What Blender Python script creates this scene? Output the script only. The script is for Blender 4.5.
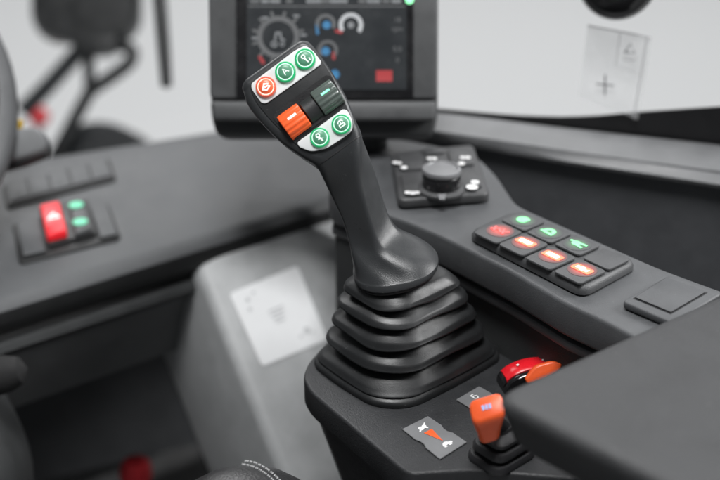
import bpy, bmesh, math
from mathutils import Vector, Matrix

for o in list(bpy.data.objects):
    bpy.data.objects.remove(o, do_unlink=True)
scene = bpy.context.scene
col = scene.collection
V = Vector

# ------------------------------------------------------------------ camera
PITCH = math.radians(27)
CAM = V((0, 0, 0.48))
FPX = 1200.0                      # focal length in pixels of the 720 px wide photograph
cd = bpy.data.cameras.new('camera')
cam = bpy.data.objects.new('camera', cd)
col.objects.link(cam)
cam.location = CAM
cam.rotation_euler = (math.radians(90) - PITCH, 0, 0)
cd.sensor_width = 36
cd.lens = 60
cd.clip_start = 0.02
cd.clip_end = 200
cd.dof.use_dof = True
cd.dof.focus_distance = 0.815
cd.dof.aperture_fstop = 3.2
scene.camera = cam

# ------------------------------------------------------------------ world and lamps
w = bpy.data.worlds.new('World')
scene.world = w
w.use_nodes = True
bg = w.node_tree.nodes['Background']
bg.inputs[0].default_value = (0.93, 0.965, 1.0, 1)
bg.inputs[1].default_value = 0.10


def area_lamp(name, loc, aim, sx, sy, power, color=(1, 1, 1)):
    l = bpy.data.lights.new(name, 'AREA')
    l.shape = 'RECTANGLE'
    l.size, l.size_y = sx, sy
    l.energy = power
    l.color = color
    o = bpy.data.objects.new(name, l)
    col.objects.link(o)
    o.location = loc
    o.rotation_euler = (V(aim) - V(loc)).to_track_quat('-Z', 'Y').to_euler()
    return o


area_lamp('softbox_lamp', (-0.06, 0.30, 1.85), (0.0, 0.80, 0.0), 0.6, 0.55, 40)
area_lamp('softbox_lamp', (1.60, 0.85, 1.05), (0.0, 0.80, 0.05), 0.8, 0.7, 34)
area_lamp('softbox_lamp', (-0.9, 2.5, 1.7), (0.0, 0.9, 0.0), 1.2, 0.9, 22)
area_lamp('hall_lamp', (0.3, 6.5, 3.6), (0.3, 6.5, -1), 9.0, 6.0, 320)

scene.view_settings.view_transform = 'Standard'
scene.view_settings.look = 'None'
scene.view_settings.exposure = 0
scene.view_settings.gamma = 1

# ------------------------------------------------------------------ pixel -> place helpers
RIGHT = V((1, 0, 0))
FWD = V((0, math.cos(PITCH), -math.sin(PITCH)))
UP = V((0, math.sin(PITCH), math.cos(PITCH)))


def ray(px, py):
    return FWD + RIGHT * ((px - 360) / FPX) + UP * ((240 - py) / FPX)


def pt(px, py, t):
    return CAM + ray(px, py) * t


def pz(px, py, z):
    d = ray(px, py)
    return CAM + d * ((z - CAM.z) / d.z)


def pp(px, py, P, N):
    d = ray(px, py)
    return CAM + d * ((V(P) - CAM).dot(N) / d.dot(N))


def py_(px, py, y):                # the point where the ray meets the plane y = const
    d = ray(px, py)
    return CAM + d * (y / d.y)


# ------------------------------------------------------------------ materials
MATS = {}


def mat(name, rgb, rough=0.5, bump=0.0, bscale=1500.0, var=0.12, emit=None, estr=0.0, metal=0.0, spec=0.5,
        trans=0.0, coat=0.0):
    m = bpy.data.materials.new(name)
    m.use_nodes = True
    nt = m.node_tree
    b = nt.nodes['Principled BSDF']
    tc = nt.nodes.new('ShaderNodeTexCoord')
    n1 = nt.nodes.new('ShaderNodeTexNoise')
    n1.inputs['Scale'].default_value = 38
    n1.inputs['Detail'].default_value = 6
    n1.inputs['Roughness'].default_value = 0.65
    nt.links.new(tc.outputs['Object'], n1.inputs['Vector'])
    mr = nt.nodes.new('ShaderNodeMapRange')
    mr.inputs['From Min'].default_value = 0.3
    mr.inputs['From Max'].default_value = 0.7
    mr.inputs['To Min'].default_value = 1 - var
    mr.inputs['To Max'].default_value = 1 + var
    nt.links.new(n1.outputs['Fac'], mr.inputs['Value'])
    mx = nt.nodes.new('ShaderNodeVectorMath')
    mx.operation = 'SCALE'
    mx.inputs[0].default_value = rgb
    nt.links.new(mr.outputs['Result'], mx.inputs['Scale'])
    if bump > 0:
        n3_ = nt.nodes.new('ShaderNodeTexNoise')
        n3_.inputs['Scale'].default_value = 420
        n3_.inputs['Detail'].default_value = 1
        nt.links.new(tc.outputs['Object'], n3_.inputs['Vector'])
        dm = nt.nodes.new('ShaderNodeMapRange')
        dm.inputs['From Min'].default_value = 0.74
        dm.inputs['From Max'].default_value = 0.80
        dm.inputs['To Max'].default_value = 0.10
        nt.links.new(n3_.outputs['Fac'], dm.inputs['Value'])
        mc_ = nt.nodes.new('ShaderNodeMix')
        mc_.data_type = 'RGBA'
        for inp in mc_.inputs:
            if inp.name == 'B' and inp.type == 'RGBA':
                inp.default_value = (0.45, 0.45, 0.44, 1)
        nt.links.new(dm.outputs['Result'], mc_.inputs[0])
        nt.links.new(mx.outputs['Vector'], mc_.inputs[6])
        nt.links.new(mc_.outputs[2], b.inputs['Base Color'])
    else:
        nt.links.new(mx.outputs['Vector'], b.inputs['Base Color'])
    mr2 = nt.nodes.new('ShaderNodeMapRange')
    mr2.inputs['From Min'].default_value = 0.3
    mr2.inputs['From Max'].default_value = 0.7
    mr2.inputs['To Min'].default_value = max(0.02, rough - 0.09)
    mr2.inputs['To Max'].default_value = min(1, rough + 0.09)
    nt.links.new(n1.outputs['Fac'], mr2.inputs['Value'])
    nt.links.new(mr2.outputs['Result'], b.inputs['Roughness'])
    b.inputs['Metallic'].default_value = metal
    b.inputs['Specular IOR Level'].default_value = spec
    b.inputs['Transmission Weight'].default_value = trans
    b.inputs['Coat Weight'].default_value = coat
    if bump > 0:
        n2 = nt.nodes.new('ShaderNodeTexNoise')
        n2.inputs['Scale'].default_value = bscale * .8
        n2.inputs['Detail'].default_value = 2
        nt.links.new(tc.outputs['Object'], n2.inputs['Vector'])
        bp = nt.nodes.new('ShaderNodeBump')
        bp.inputs['Strength'].default_value = bump
        bp.inputs['Distance'].default_value = 0.0006
        nt.links.new(n2.outputs['Fac'], bp.inputs['Height'])
        nt.links.new(bp.outputs['Normal'], b.inputs['Normal'])
    if emit:
        b.inputs['Emission Color'].default_value = (*emit, 1)
        b.inputs['Emission Strength'].default_value = estr
    MATS[name] = m
    return m


mat('grip', (0.032, 0.034, 0.036), 0.35, 0.22, 2200, var=0.06)
mat('grip_face', (0.024, 0.025, 0.026), 0.42, 0.12, 2400, var=0.05)
mat('rubber', (0.018, 0.019, 0.020), 0.42, 0.10, 1500)
mat('deck', (0.023, 0.024, 0.026), 0.50, 0.6, 1300)
mat('console', (0.074, 0.077, 0.081), 0.48, 0.35, 1600)
mat('console_low', (0.036, 0.038, 0.039), 0.55, 0.5, 1200)
mat('switch_grey', (0.070, 0.072, 0.075), 0.48, 0.4, 1600)
mat('module', (0.055, 0.056, 0.058), 0.42, 0.3, 1600)
mat('black', (0.010, 0.010, 0.011), 0.45, 0.2, 1200)
mat('gloss_black', (0.012, 0.012, 0.013), 0.15)
mat('soft_black', (0.022, 0.022, 0.024), 0.5, 0.4, 900)
mat('armrest', (0.036, 0.037, 0.039), 0.55, 0.9, 1100)
mat('dash', (0.072, 0.075, 0.079), 0.55, 0.7, 1000)
mat('dash_dark', (0.012, 0.0125, 0.013), 0.55, 0.4, 1000)
mat('under_dash', (0.12, 0.123, 0.125), 0.6, 0.4, 1000)
mat('column', (0.42, 0.43, 0.435), 0.5, 0.5, 900)
mat('sticker', (0.84, 0.85, 0.86), 0.45, var=0.02)
mat('print_grey', (0.50, 0.51, 0.52), 0.6, var=0.03)
mat('white_plate', (0.80, 0.82, 0.82), 0.30, var=0.02)
mat('print_white', (0.82, 0.82, 0.82), 0.5)
mat('plate_grey', (0.17, 0.173, 0.178), 0.42)
mat('print_blue', (0.35, 0.50, 0.85), 0.5)
mat('orange', (0.86, 0.115, 0.028), 0.38, 0.15, 1500)
mat('orange_roller', (0.88, 0.12, 0.03), 0.30, emit=(1.0, 0.16, 0.04), estr=0.10)
mat('red', (0.72, 0.012, 0.022), 0.30)
mat('red_switch', (0.72, 0.015, 0.025), 0.35, emit=(1, 0.02, 0.03), estr=0.22)
mat('red_far', (0.60, 0.03, 0.04), 0.5)
mat('smoke_roller', (0.095, 0.118, 0.106), 0.22, coat=0.4)
mat('green_cap', (0.085, 0.24, 0.15), 0.42, emit=(0.08, 0.45, 0.24), estr=0.14)
mat('green_ring', (0.01, 0.30, 0.11), 0.35, emit=(0.0, 0.50, 0.16), estr=0.40)
mat('halo_green', (0.7, 0.9, 0.8), 0.4, emit=(0.55, 1.0, 0.74), estr=0.55)
mat('halo_orange', (0.9, 0.75, 0.65), 0.4, emit=(1.0, 0.66, 0.52), estr=0.72)
mat('orange_cap', (0.80, 0.13, 0.05), 0.40, emit=(1, 0.14, 0.05), estr=0.15)
mat('orange_ring', (0.62, 0.11, 0.06), 0.35, emit=(1.0, 0.12, 0.05), estr=0.20)
mat('icon_white', (0.85, 0.92, 0.88), 0.5, emit=(0.80, 1, 0.90), estr=0.38)
mat('icon_warm', (0.95, 0.85, 0.8), 0.5, emit=(1, 0.86, 0.78), estr=0.6)
mat('lit_orange', (0.9, 0.2, 0.1), 0.4, emit=(1.0, 0.16, 0.09), estr=0.95)
mat('lit_red', (0.9, 0.1, 0.1), 0.4, emit=(1.0, 0.11, 0.10), estr=0.85)
mat('lit_green', (0.2, 0.7, 0.3), 0.4, emit=(0.22, 0.75, 0.30), estr=0.70)
mat('lit_mark', (0.2, 0.9, 0.5), 0.4, emit=(0.25, 1.0, 0.55), estr=0.85)
mat('lit_white', (0.95, 0.9, 0.88), 0.4, emit=(1, 0.88, 0.84), estr=0.95)
mat('mint', (0.12, 0.5, 0.32), 0.4, emit=(0.16, 0.80, 0.44), estr=0.42)
mat('screen', (0.010, 0.011, 0.012), 0.25, emit=(0.8, 0.9, 1.0), estr=0.022)
mat('screen_black', (0.006, 0.006, 0.007), 0.25)
mat('monitor', (0.060, 0.062, 0.064), 0.5, 0.3, 1200)
mat('scr_grey', (0.05, 0.05, 0.05), 0.4, emit=(0.8, 0.85, 0.9), estr=0.085)
mat('scr_mid', (0.05, 0.05, 0.05), 0.4, emit=(0.8, 0.85, 0.9), estr=0.22)
mat('scr_white', (0.2, 0.2, 0.2), 0.4, emit=(0.9, 0.95, 1.0), estr=0.34)
mat('scr_blue', (0.02, 0.1, 0.2), 0.4, emit=(0.06, 0.26, 0.52), estr=0.36)
mat('scr_red', (0.12, 0.02, 0.02), 0.4, emit=(0.70, 0.05, 0.06), estr=0.42)
mat('led_green', (0.1, 0.8, 0.3), 0.4, emit=(0.45, 1.0, 0.55), estr=1.0)
mat('trim', (0.135, 0.138, 0.142), 0.45, 0.4, 1000)
mat('wall_panel', (0.075, 0.078, 0.084), 0.55, 0.5, 900)
mat('outside_dark', (0.007, 0.0075, 0.008), 0.45, 0.2, 300)
mat('outside_grey', (0.016, 0.018, 0.020), 0.5, 0.2, 300)
mat('mirror_shell', (0.006, 0.0065, 0.007), 0.35, 0.1, 300)
mat('leather', (0.020, 0.020, 0.021), 0.42, 0.8, 700)
mat('wheel_leather', (0.105, 0.108, 0.112), 0.5, 0.6, 700)
mat('thread', (0.75, 0.75, 0.75), 0.7)
mat('yellow', (0.80, 0.50, 0.02), 0.45)
mat('stalk_grey', (0.19, 0.195, 0.20), 0.45, 0.3, 900)
mat('knob_grey', (0.17, 0.172, 0.178), 0.34, 0.2, 1500)
mat('hall_floor', (0.80, 0.81, 0.815), 0.6, var=0.02)
mat('cab_floor', (0.008, 0.008, 0.0085), 0.8, 0.5, 400)


def sheer(name, alpha, rgb, rough):
    m = bpy.data.materials.new(name)
    m.use_nodes = True
    nt = m.node_tree
    out = nt.nodes['Material Output']
    b = nt.nodes['Principled BSDF']
    b.inputs['Base Color'].default_value = (*rgb, 1)
    b.inputs['Roughness'].default_value = rough
    tr = nt.nodes.new('ShaderNodeBsdfTransparent')
    mix = nt.nodes.new('ShaderNodeMixShader')
    mix.inputs[0].default_value = alpha
    nt.links.new(tr.outputs[0], mix.inputs[1])
    nt.links.new(b.outputs[0], mix.inputs[2])
    nt.links.new(mix.outputs[0], out.inputs['Surface'])
    MATS[name] = m


sheer('glass', 0.008, (0.5, 0.55, 0.56), 0.03)
sheer('pocket', 0.30, (0.90, 0.91, 0.92), 0.30)
sheer('pocket_print', 0.75, (0.70, 0.71, 0.72), 0.5)



def glow(name, rgb, R, strength):
    """Painted halo round a lit symbol: emission fading out to the bare key."""
    m = mat(name, (0.070, 0.072, 0.075), 0.48, 0.4, 1600)
    nt = m.node_tree
    b = nt.nodes['Principled BSDF']
    tc = nt.nodes.new('ShaderNodeTexCoord')
    ln = nt.nodes.new('ShaderNodeVectorMath')
    ln.operation = 'LENGTH'
    nt.links.new(tc.outputs['Object'], ln.inputs[0])
    mr = nt.nodes.new('ShaderNodeMapRange')
    mr.interpolation_type = 'SMOOTHSTEP'
    mr.inputs['From Min'].default_value = 0
    mr.inputs['From Max'].default_value = R
    mr.inputs['To Min'].default_value = strength
    mr.inputs['To Max'].default_value = 0
    nt.links.new(ln.outputs['Value'], mr.inputs['Value'])
    b.inputs['Emission Color'].default_value = (*rgb, 1)
    nt.links.new(mr.outputs['Result'], b.inputs['Emission Strength'])


glow('glow_orange', (1.0, 0.085, 0.05), .0125, 1.0)
glow('glow_green', (0.25, 0.75, 0.30), .0105, .40)

# ------------------------------------------------------------------ mesh helpers
WL = {}                                     # world position of every object's origin


def thing(name, label, cat, loc, group=None):
    o = bpy.data.objects.new(name, None)
    o.empty_display_size = 0.02
    col.objects.link(o)
    o.location = loc
    o['label'] = label
    o['category'] = cat
    if group:
        o['group'] = group
    WL[o] = V(loc)
    return o


def tag(o, label, cat, group=None):
    o['label'] = label
    o['category'] = cat
    if group:
        o['group'] = group
    return o


def build(name, bm, m, parent=None, kind=None, label=None, smooth=40):
    bmesh.ops.recalc_face_normals(bm, faces=bm.faces[:])
    me = bpy.data.meshes.new(name)
    n = max(1, len(bm.verts))
    c = V((0, 0, 0))
    for v in bm.verts:
        c += v.co
    c /= n
    if parent is None:
        c.z = min(v.co.z for v in bm.verts)
    for v in bm.verts:
        v.co -= c
    lim = math.radians(smooth)
    for f in bm.faces:
        f.smooth = True
    for e in bm.edges:
        e.smooth = not (len(e.link_faces) == 2 and e.calc_face_angle(0) > lim)
    bm.to_mesh(me)
    bm.free()
    me.materials.append(MATS[m])
    o = bpy.data.objects.new(name, me)
    col.objects.link(o)
    if parent is not None:
        o.parent = parent
        o.location = c - WL[parent]
    else:
        o.location = c
    WL[o] = c
    if kind:
        o['kind'] = kind
    if label:
        o['label'] = label
    return o


def bevel(bm, off, seg=3, ang=30):
    es = [e for e in bm.edges if len(e.link_faces) == 2 and e.calc_face_angle(0) > math.radians(ang)]
    if es:
        bmesh.ops.bevel(bm, geom=es, offset=off, segments=seg, profile=0.5, affect='EDGES', clamp_overlap=True)
    return bm


def prism(pts, vec, off=0.0, seg=3, ang=30):
    """A polygon of world points pushed along vec, with bevelled edges."""
    bm = bmesh.new()
    lo = [bm.verts.new(V(p)) for p in pts]
    hi = [bm.verts.new(V(p) + V(vec)) for p in pts]
    n = len(pts)
    bm.faces.new(lo[::-1])
    bm.faces.new(hi)
    for i in range(n):
        bm.faces.new((lo[i], lo[(i + 1) % n], hi[(i + 1) % n], hi[i]))
    bmesh.ops.recalc_face_normals(bm, faces=bm.faces[:])
    if off:
        bevel(bm, off, seg, ang)
    return bm


def round_poly(pts, r, seg=5):
    """Rounds the corners of a planar polygon of world points."""
    out = []
    n = len(pts)
    for i in range(n):
        p0, p, p1 = V(pts[i - 1]), V(pts[i]), V(pts[(i + 1) % n])
        a, b = p0 - p, p1 - p
        rr = min(r, a.length * .48, b.length * .48)
        A, B = p + a.normalized() * rr, p + b.normalized() * rr
        for k in range(seg + 1):
            t = k / seg
            out.append(A * (1 - t) ** 2 + p * 2 * t * (1 - t) + B * t * t)
    return out


def loft(rings, cap=True, closed=True):
    bm = bmesh.new()
    vs = [[bm.verts.new(V(p)) for p in r] for r in rings]
    n = len(rings[0])
    for a, b in zip(vs[:-1], vs[1:]):
        for i in range(n if closed else n - 1):
            j = (i + 1) % n
            bm.faces.new((a[i], a[j], b[j], b[i]))
    if cap:
        bm.faces.new(vs[0][::-1])
        bm.faces.new(vs[-1])
    return bm


def rrect(c, X, Y, hw, hd, r, seg=8, side=5, rs=None):
    """A rounded rectangle ring with 4*(seg+side) points."""
    pts = []
    cs = [(1, 1, 0), (-1, 1, 90), (-1, -1, 180), (1, -1, 270)]
    cor = []
    for q_, (sx, sy, a0) in enumerate(cs):
        r_c = rs[q_] if rs else r
        r_c = min(r_c, hw * .999, hd * .999)
        cor.append([(sx * (hw - r_c) + r_c * math.cos(math.radians(a0 + 90 * k / seg)),
                     sy * (hd - r_c) + r_c * math.sin(math.radians(a0 + 90 * k / seg))) for k in range(seg + 1)])
    for i in range(4):
        pts += cor[i]
        a, b = cor[i][-1], cor[(i + 1) % 4][0]
        for k in range(1, side):
            t = k / side
            pts.append((a[0] * (1 - t) + b[0] * t, a[1] * (1 - t) + b[1] * t))
    return [c + X * x + Y * y for x, y in pts]


def tube(path, rad, seg=10, cap=True, flat=1.0, ref=None):
    path = [V(p) for p in path]
    if not isinstance(rad, (list, tuple)):
        rad = [rad] * len(path)
    rings = []
    up = V(ref) if ref is not None else V((0.13, 0.21, 0.97))
    for i, p in enumerate(path):
        d = (path[min(i + 1, len(path) - 1)] - path[max(i - 1, 0)]).normalized()
        x = d.cross(up).normalized()
        y = d.cross(x).normalized()
        rings.append([p + x * rad[i] * math.cos(2 * math.pi * k / seg) + y * rad[i] * flat * math.sin(2 * math.pi * k / seg)
                      for k in range(seg)])
    return loft(rings, cap)


def lathe(c, axis, prof, seg=32, X=None):
    """prof: list of (radius, height along axis)."""
    axis = V(axis).normalized()
    x = (X or axis.orthogonal()).normalized()
    y = axis.cross(x).normalized()
    rings = [[c + axis * h + (x * math.cos(2 * math.pi * k / seg) + y * math.sin(2 * math.pi * k / seg)) * max(r, 1e-5)
              for k in range(seg)] for r, h in prof]
    return loft(rings, True)


def merge(*bms):
    out = bmesh.new()
    for b in bms:
        me = bpy.data.meshes.new('t')
        b.to_mesh(me)
        b.free()
        out.from_mesh(me)
        bpy.data.meshes.remove(me)
    return out


def smooth_path(pts, n=6):
    pts = [V(p) for p in pts]
    out = []
    for i in range(len(pts) - 1):
        p0, p1, p2, p3 = pts[max(i - 1, 0)], pts[i], pts[i + 1], pts[min(i + 2, len(pts) - 1)]
        for k in range(n):
            t = k / n
            out.append(.5 * ((2 * p1) + (p2 - p0) * t + (2 * p0 - 5 * p1 + 4 * p2 - p3) * t * t
                             + (3 * p1 - p0 - 3 * p2 + p3) * t ** 3))
    out.append(pts[-1])
    return out


def bil(q, u, v):
    return (q[0] * (1 - u) + q[1] * u) * (1 - v) + (q[3] * (1 - u) + q[2] * u) * v


class Frame:
    """A flat working frame: origin, right axis, up axis, outward normal; scale = metres per unit."""

    def __init__(s, o, X, Y, N, k=1.0):
        s.o, s.X, s.Y, s.N, s.k = V(o), V(X).normalized(), V(Y).normalized(), V(N).normalized(), k

    def __call__(s, x, y, h=0.0):
        return s.o + s.X * (x * s.k) + s.Y * (y * s.k) + s.N * h

    def rect(s, x0, y0, x1, y1, h=0.0):
        return [s(x0, y0, h), s(x1, y0, h), s(x1, y1, h), s(x0, y1, h)]

    def disc(s, x, y, r, h, th, seg=24):
        return lathe(s(x, y, h), s.N, [(r * s.k, 0), (r * s.k, th)], seg, s.X)

    def ring(s, x, y, r0, r1, h, th, a0=0, a1=360, seg=32):
        bm = bmesh.new()
        full = abs(a1 - a0) >= 360
        n = seg if full else seg + 1
        q = []
        for k in range(n):
            a = math.radians(a0 + (a1 - a0) * k / seg)
            ca, sa = math.cos(a), math.sin(a)
            q.append([bm.verts.new(s(x + r * ca, y + r * sa, hh)) for r, hh in
                      ((r0, h), (r1, h), (r1, h + th), (r0, h + th))])
        for k in range(seg):
            a, b = q[k], q[(k + 1) % n]
            for i in range(4):
                j = (i + 1) % 4
                bm.faces.new((a[i], a[j], b[j], b[i]))
        if not full:
            bm.faces.new(q[0])
            bm.faces.new(q[-1][::-1])
        return bm

    def stroke(s, pts, wd, h, th, closed=False):
        """A flat pen stroke along 2D points."""
        bms = []
        pts = list(pts) + ([pts[0]] if closed else [])
        for (x0, y0), (x1, y1) in zip(pts[:-1], pts[1:]):
            L = math.hypot(x1 - x0, y1 - y0) or 1e-6
            ux, uy = (x1 - x0) / L * wd / 2, (y1 - y0) / L * wd / 2
            x0, y0, x1, y1 = x0 - ux, y0 - uy, x1 + ux, y1 + uy
            bms.append(prism([s(x0 - uy, y0 + ux, h), s(x1 - uy, y1 + ux, h), s(x1 + uy, y1 - ux, h),
                              s(x0 + uy, y0 - ux, h)], s.N * th))
            th += 2e-6
        return merge(*bms)

    def text(s, txt, x, y, size, h, ang=0.0):
        cu = bpy.data.curves.new('t', 'FONT')
        cu.body = txt
        cu.align_x = 'CENTER'
        cu.align_y = 'CENTER'
        cu.size = size
        cu.extrude = 0.00002 / s.k
        ob = bpy.data.objects.new('t', cu)
        col.objects.link(ob)
        bpy.context.view_layer.update()
        me = bpy.data.meshes.new_from_object(ob.evaluated_get(bpy.context.evaluated_depsgraph_get()))
        bm = bmesh.new()
        bm.from_mesh(me)
        ca, sa = math.cos(ang), math.sin(ang)
        for v in bm.verts:
            vx, vy = v.co.x * ca - v.co.y * sa, v.co.x * sa + v.co.y * ca
            v.co = s(x + vx, y + vy, h + v.co.z * s.k)
        bpy.data.objects.remove(ob)
        bpy.data.curves.remove(cu)
        bpy.data.meshes.remove(me)
        return bm


Z = V((0, 0, 1))
E1 = V((.66, -.75, 0)).normalized()        # towards the back of the cab
E2 = V((.75, .66, 0)).normalized()         # towards the right side of the cab
D = V((.806, .592, 0)).normalized()        # along the dashboard
DN = V((-.592, .806, 0)).normalized()      # away from the driver, across the dashboard

# ================================================================== SETTING
bm = bmesh.new()
bmesh.ops.create_grid(bm, x_segments=1, y_segments=1, size=40, matrix=Matrix.Translation((0, 0, -1.5)))
build('hall_floor', bm, 'hall_floor', kind='structure')

bm = prism([(-.9, .35, -.56), (.45, .35, -.56), (.45, 1.35, -.56), (-.9, 1.75, -.56)], (0, 0, .04))
build('cab_floor', bm, 'cab_floor', kind='structure')

# ------------------------------------------------------------------ dashboard
LB = V((-.034, 1.045, 0))                  # a point on its lip
prof = [(.34, -.50), (.30, -.25), (.14, -.175), (.035, -.140), (.018, -.085), (.010, -.070), (.002, -.064),
        (-.003, -.058), (-.001, -.052), (.006, -.050), (.008, -.046), (.000, -.040), (-.004, -.030), (-.003, -.020),
        (.001, -.013), (.008, -.0095), (.05, -.005), (.10, .001), (.15, .007), (.175, .008), (.19, .002), (.198, -.012),
        (.20, -.06), (.20, -.40)]


def depth_gain(s):                          # the dashboard deepens towards the steering wheel
    return 1 + 1.25 * max(0, -s - .02)


def dash_strip(i0, i1, s0=-.72, s1=.13):
    rings = []
    for i in range(13):
        s = s0 + (s1 - s0) * i / 12
        rings.append([LB + D * s + DN * (u * depth_gain(s) if i0 >= 13 and u > .006 else u) + Z * z for u, z in prof[i0:i1]])
    return loft(rings, False, False)


dash = thing('dashboard', 'long grey plastic dashboard with dark rounded lip below the windscreen', 'dashboard',
             LB + D * -.3 + Z * -.4)
build('top_panel', dash_strip(13, 24), 'dash', dash)
build('lip', dash_strip(9, 14), 'dash_dark', dash)
build('lower_trim', dash_strip(5, 10), 'console_low', dash)
build('lower_fascia', dash_strip(0, 6), 'under_dash', dash)


def dash_h(p):                              # height of the dashboard top below a place
    u = (p - LB).dot(DN) / depth_gain((p - LB).dot(D))
    for (u0, z0), (u1, z1) in zip(prof[15:20], prof[16:21]):
        if u0 <= u <= u1:
            return z0 + (z1 - z0) * (u - u0) / (u1 - u0)
    return -.005


def pd(px, py, h=0.0):                     # pixel -> the dashboard's top face
    p = pz(px, py, 0)
    for _ in range(6):
        p = pz(px, py, dash_h(p) + h)
    return p


# row of blank switches
sw = thing('switch_strip', 'recessed strip of five blank dark switches across the dashboard', 'switch strip', pd(60, 185))
q = [pd(2, 187), pd(109, 160), pd(117, 181), pd(7, 210)]
build('frame', prism(round_poly([p + Z * -.002 for p in q], .006), (0, 0, .005), .0015), 'dash_dark', sw)
for i in range(5):
    a0, a1 = .035 + i * .188, .035 + i * .188 + .180

    def b(u, v):
        return (q[0] * (1 - u) + q[1] * u) * (1 - v) + (q[3] * (1 - u) + q[2] * u) * v
    build('switch_blank', prism([b(a0, .09) + Z * .0034, b(a1, .09) + Z * .0034, b(a1, .88) + Z * .0034, b(a0, .88) + Z * .0034],
                                (0, 0, .0016), .0007), 'dash', sw)

# second module: hazard switch and lamp switch
hz = thing('hazard_panel', 'dark dashboard panel with a lit red hazard switch', 'switch panel', pd(65, 238))
q2 = [pd(12, 226), pd(108, 205), pd(122, 240), pd(20, 266)]
build('frame', prism(round_poly([p + Z * -.002 for p in q2], .006), (0, 0, .0045), .0015), 'dash_dark', hz)
build('switch_blank', prism([p + Z * .003 for p in (pd(17, 228), pd(40, 223), pd(46, 256), pd(24, 261))], (0, 0, .003), .0012),
      'dash', hz)
build('switch_blank', prism([p + Z * .003 for p in (pd(90, 212), pd(107, 208), pd(118, 239), pd(101, 243))], (0, 0, .003), .0012),
      'dash', hz)
build('switch_socket', prism([p + Z * .003 for p in (pd(40, 213), pd(88, 205), pd(97, 238), pd(49, 251))], (0, 0, .003), .001),
      'black', hz)
q = [pd(41, 213, .004), pd(60, 209, .004), pd(68, 239, .004), pd(48, 244, .004)]
rs = build('hazard_switch', prism(q, (0, 0, .009), .002), 'red_switch', hz, label='lit red hazard warning switch')
fr = Frame((q[2] + q[3]) / 2 * .62 + (q[0] + q[1]) / 2 * .38, q[2] - q[3], q[0] - q[3], Z)
T = .0048
tri = [(-T, -T * .7), (T, -T * .7), (0, T)]
build('triangle_mark', fr.stroke(tri, .0013, .0135, .0003, True), 'lit_white', rs)
q = [pd(70, 209, .004), pd(84, 206, .004), pd(93, 234, .004), pd(76, 240, .004)]
gs = build('lamp_switch', prism(q, (0, 0, .007), .002), 'switch_grey', hz)
for (x, y) in ((77, 212), (81, 229)):
    p = pd(x, y, .004)
    build('green_dot', lathe(p + Z * .0072, Z, [(.0066, 0), (.0066, .0006), (.005, .0011)], 20), 'mint', gs)

# ------------------------------------------------------------------ light grey column with the paper label
cn = V((.592 * .7, -.806 * .7, .714)).normalized()
C0 = pt(279, 317, 1.10)
front = [pp(x, y, C0, cn) for x, y in ((198, 268), (226, 236), (350, 180), (372, 330), (420, 560), (322, 560), (280, 470))]
wv = RIGHT * -.078 + UP * -.030 + FWD * .12
colm = thing('instrument_column', 'pale grey plastic column rising from the footwell to the dashboard', 'column',
             C0 + V((0, .1, -.3)))
build('column_cover', prism(front, wv, .010, 4), 'column', colm)
st = thing('paper_label', 'square white paper label with faint print stuck on the pale grey column', 'label', C0)
lab = [pp(x, y, C0, cn) + cn * .0006 for x, y in ((229, 294), (297, 266), (327, 340), (262, 367))]
build('sheet', prism(round_poly(lab, .004), cn * .0006), 'sticker', st)
fl = Frame((lab[0] + lab[2]) / 2, lab[1] - lab[0], lab[0] - lab[3], cn, .001)
for (x, y, r) in ((-22, 26, 1.8), (-14, 30, 1.4), (-24, 17, 1.6), (20, -22, 3.0), (12, -25, 1.4), (25, -26, 1.2)):
    build('print_mark', fl.ring(x, y, r * .35, r, .0013, .0001), 'print_grey', st)
for k in range(4):
    build('print_line', fl.stroke([(-8 + k, 8 - 4.0 * k), (8 - k * 1.5, 8 - 4.0 * k)], 1.0, .0013, .0001), 'print_grey', st)

# ------------------------------------------------------------------ footwell things
kn = thing('foot_lever', 'small red lever knob low in the dark footwell', 'lever', pt(137, 500, 1.3))
a, b_ = pt(133, 500, 1.31), pt(137, 462, 1.27)
build('stem', tube([a, a * .5 + b_ * .5], .006), 'black', kn)
build('knob', tube([a * .45 + b_ * .55, a * .35 + b_ * .65, a * .12 + b_ * .88, b_, b_ + UP * .003],
                   [.012, .0175, .0165, .012, .002], 16), 'red_far', kn)

sc = thing('steering_column_cover', 'dark grey steering column cover with an oval black grip at its side', 'column cover',
           pt(-10, 500, .98))
rings = []
for k in range(9):
    f = k / 8
    c = pt(-40 + 8 * f, 400 + 140 * f, .98)
    rings.append(rrect(c, RIGHT, FWD * -1, .050 * (0.55 + .45 * math.sin(math.pi * min(1, f * 1.6 + .1) / 2)), .05, .03))
build('cover', loft(rings), 'console_low', sc)
c = pt(6, 384, .95)
build('grip', lathe(c - RIGHT * .03, RIGHT * .95 + UP * .25, [(.004, -.01), (.013, 0), (.0155, .015), (.015, .032), (.011, .043), (.002, .048)], 20),
      'cab_floor', sc)

# black leather gaiter with white stitching at the bottom edge
ga = thing('leather_gaiter', 'black leather gaiter with a curved double row of white stitching', 'gaiter', pt(247, 520, .80))
gc = pt(247, 528, .80)
rings = []
for rr, h in ((.052, -.03), (.052, -.01), (.047, .006), (.036, .017), (.022, .024), (.008, .027)):
    rings.append([gc + UP * (h + .014) + (RIGHT * math.cos(a * math.pi / 18) - FWD * math.sin(a * math.pi / 18) * .8) * rr for a in range(36)])
build('cover', loft(rings), 'leather', ga)
for row in range(2):
    arc = []
    for k in range(60):
        f = k / 59
        arc.append(pt(245 + 42 * f + row * -3, 461.0 + 2 * f + 26 * f * f + row * 3.4, .771 + row * .0005))
    for k in range(0, 24):
        f0 = k / 24
        i = int(f0 * 58)
        build('stitch', tube([arc[i], arc[i + 1] * .85 + arc[i] * .15], .00055, 6), 'thread', ga)

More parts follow.
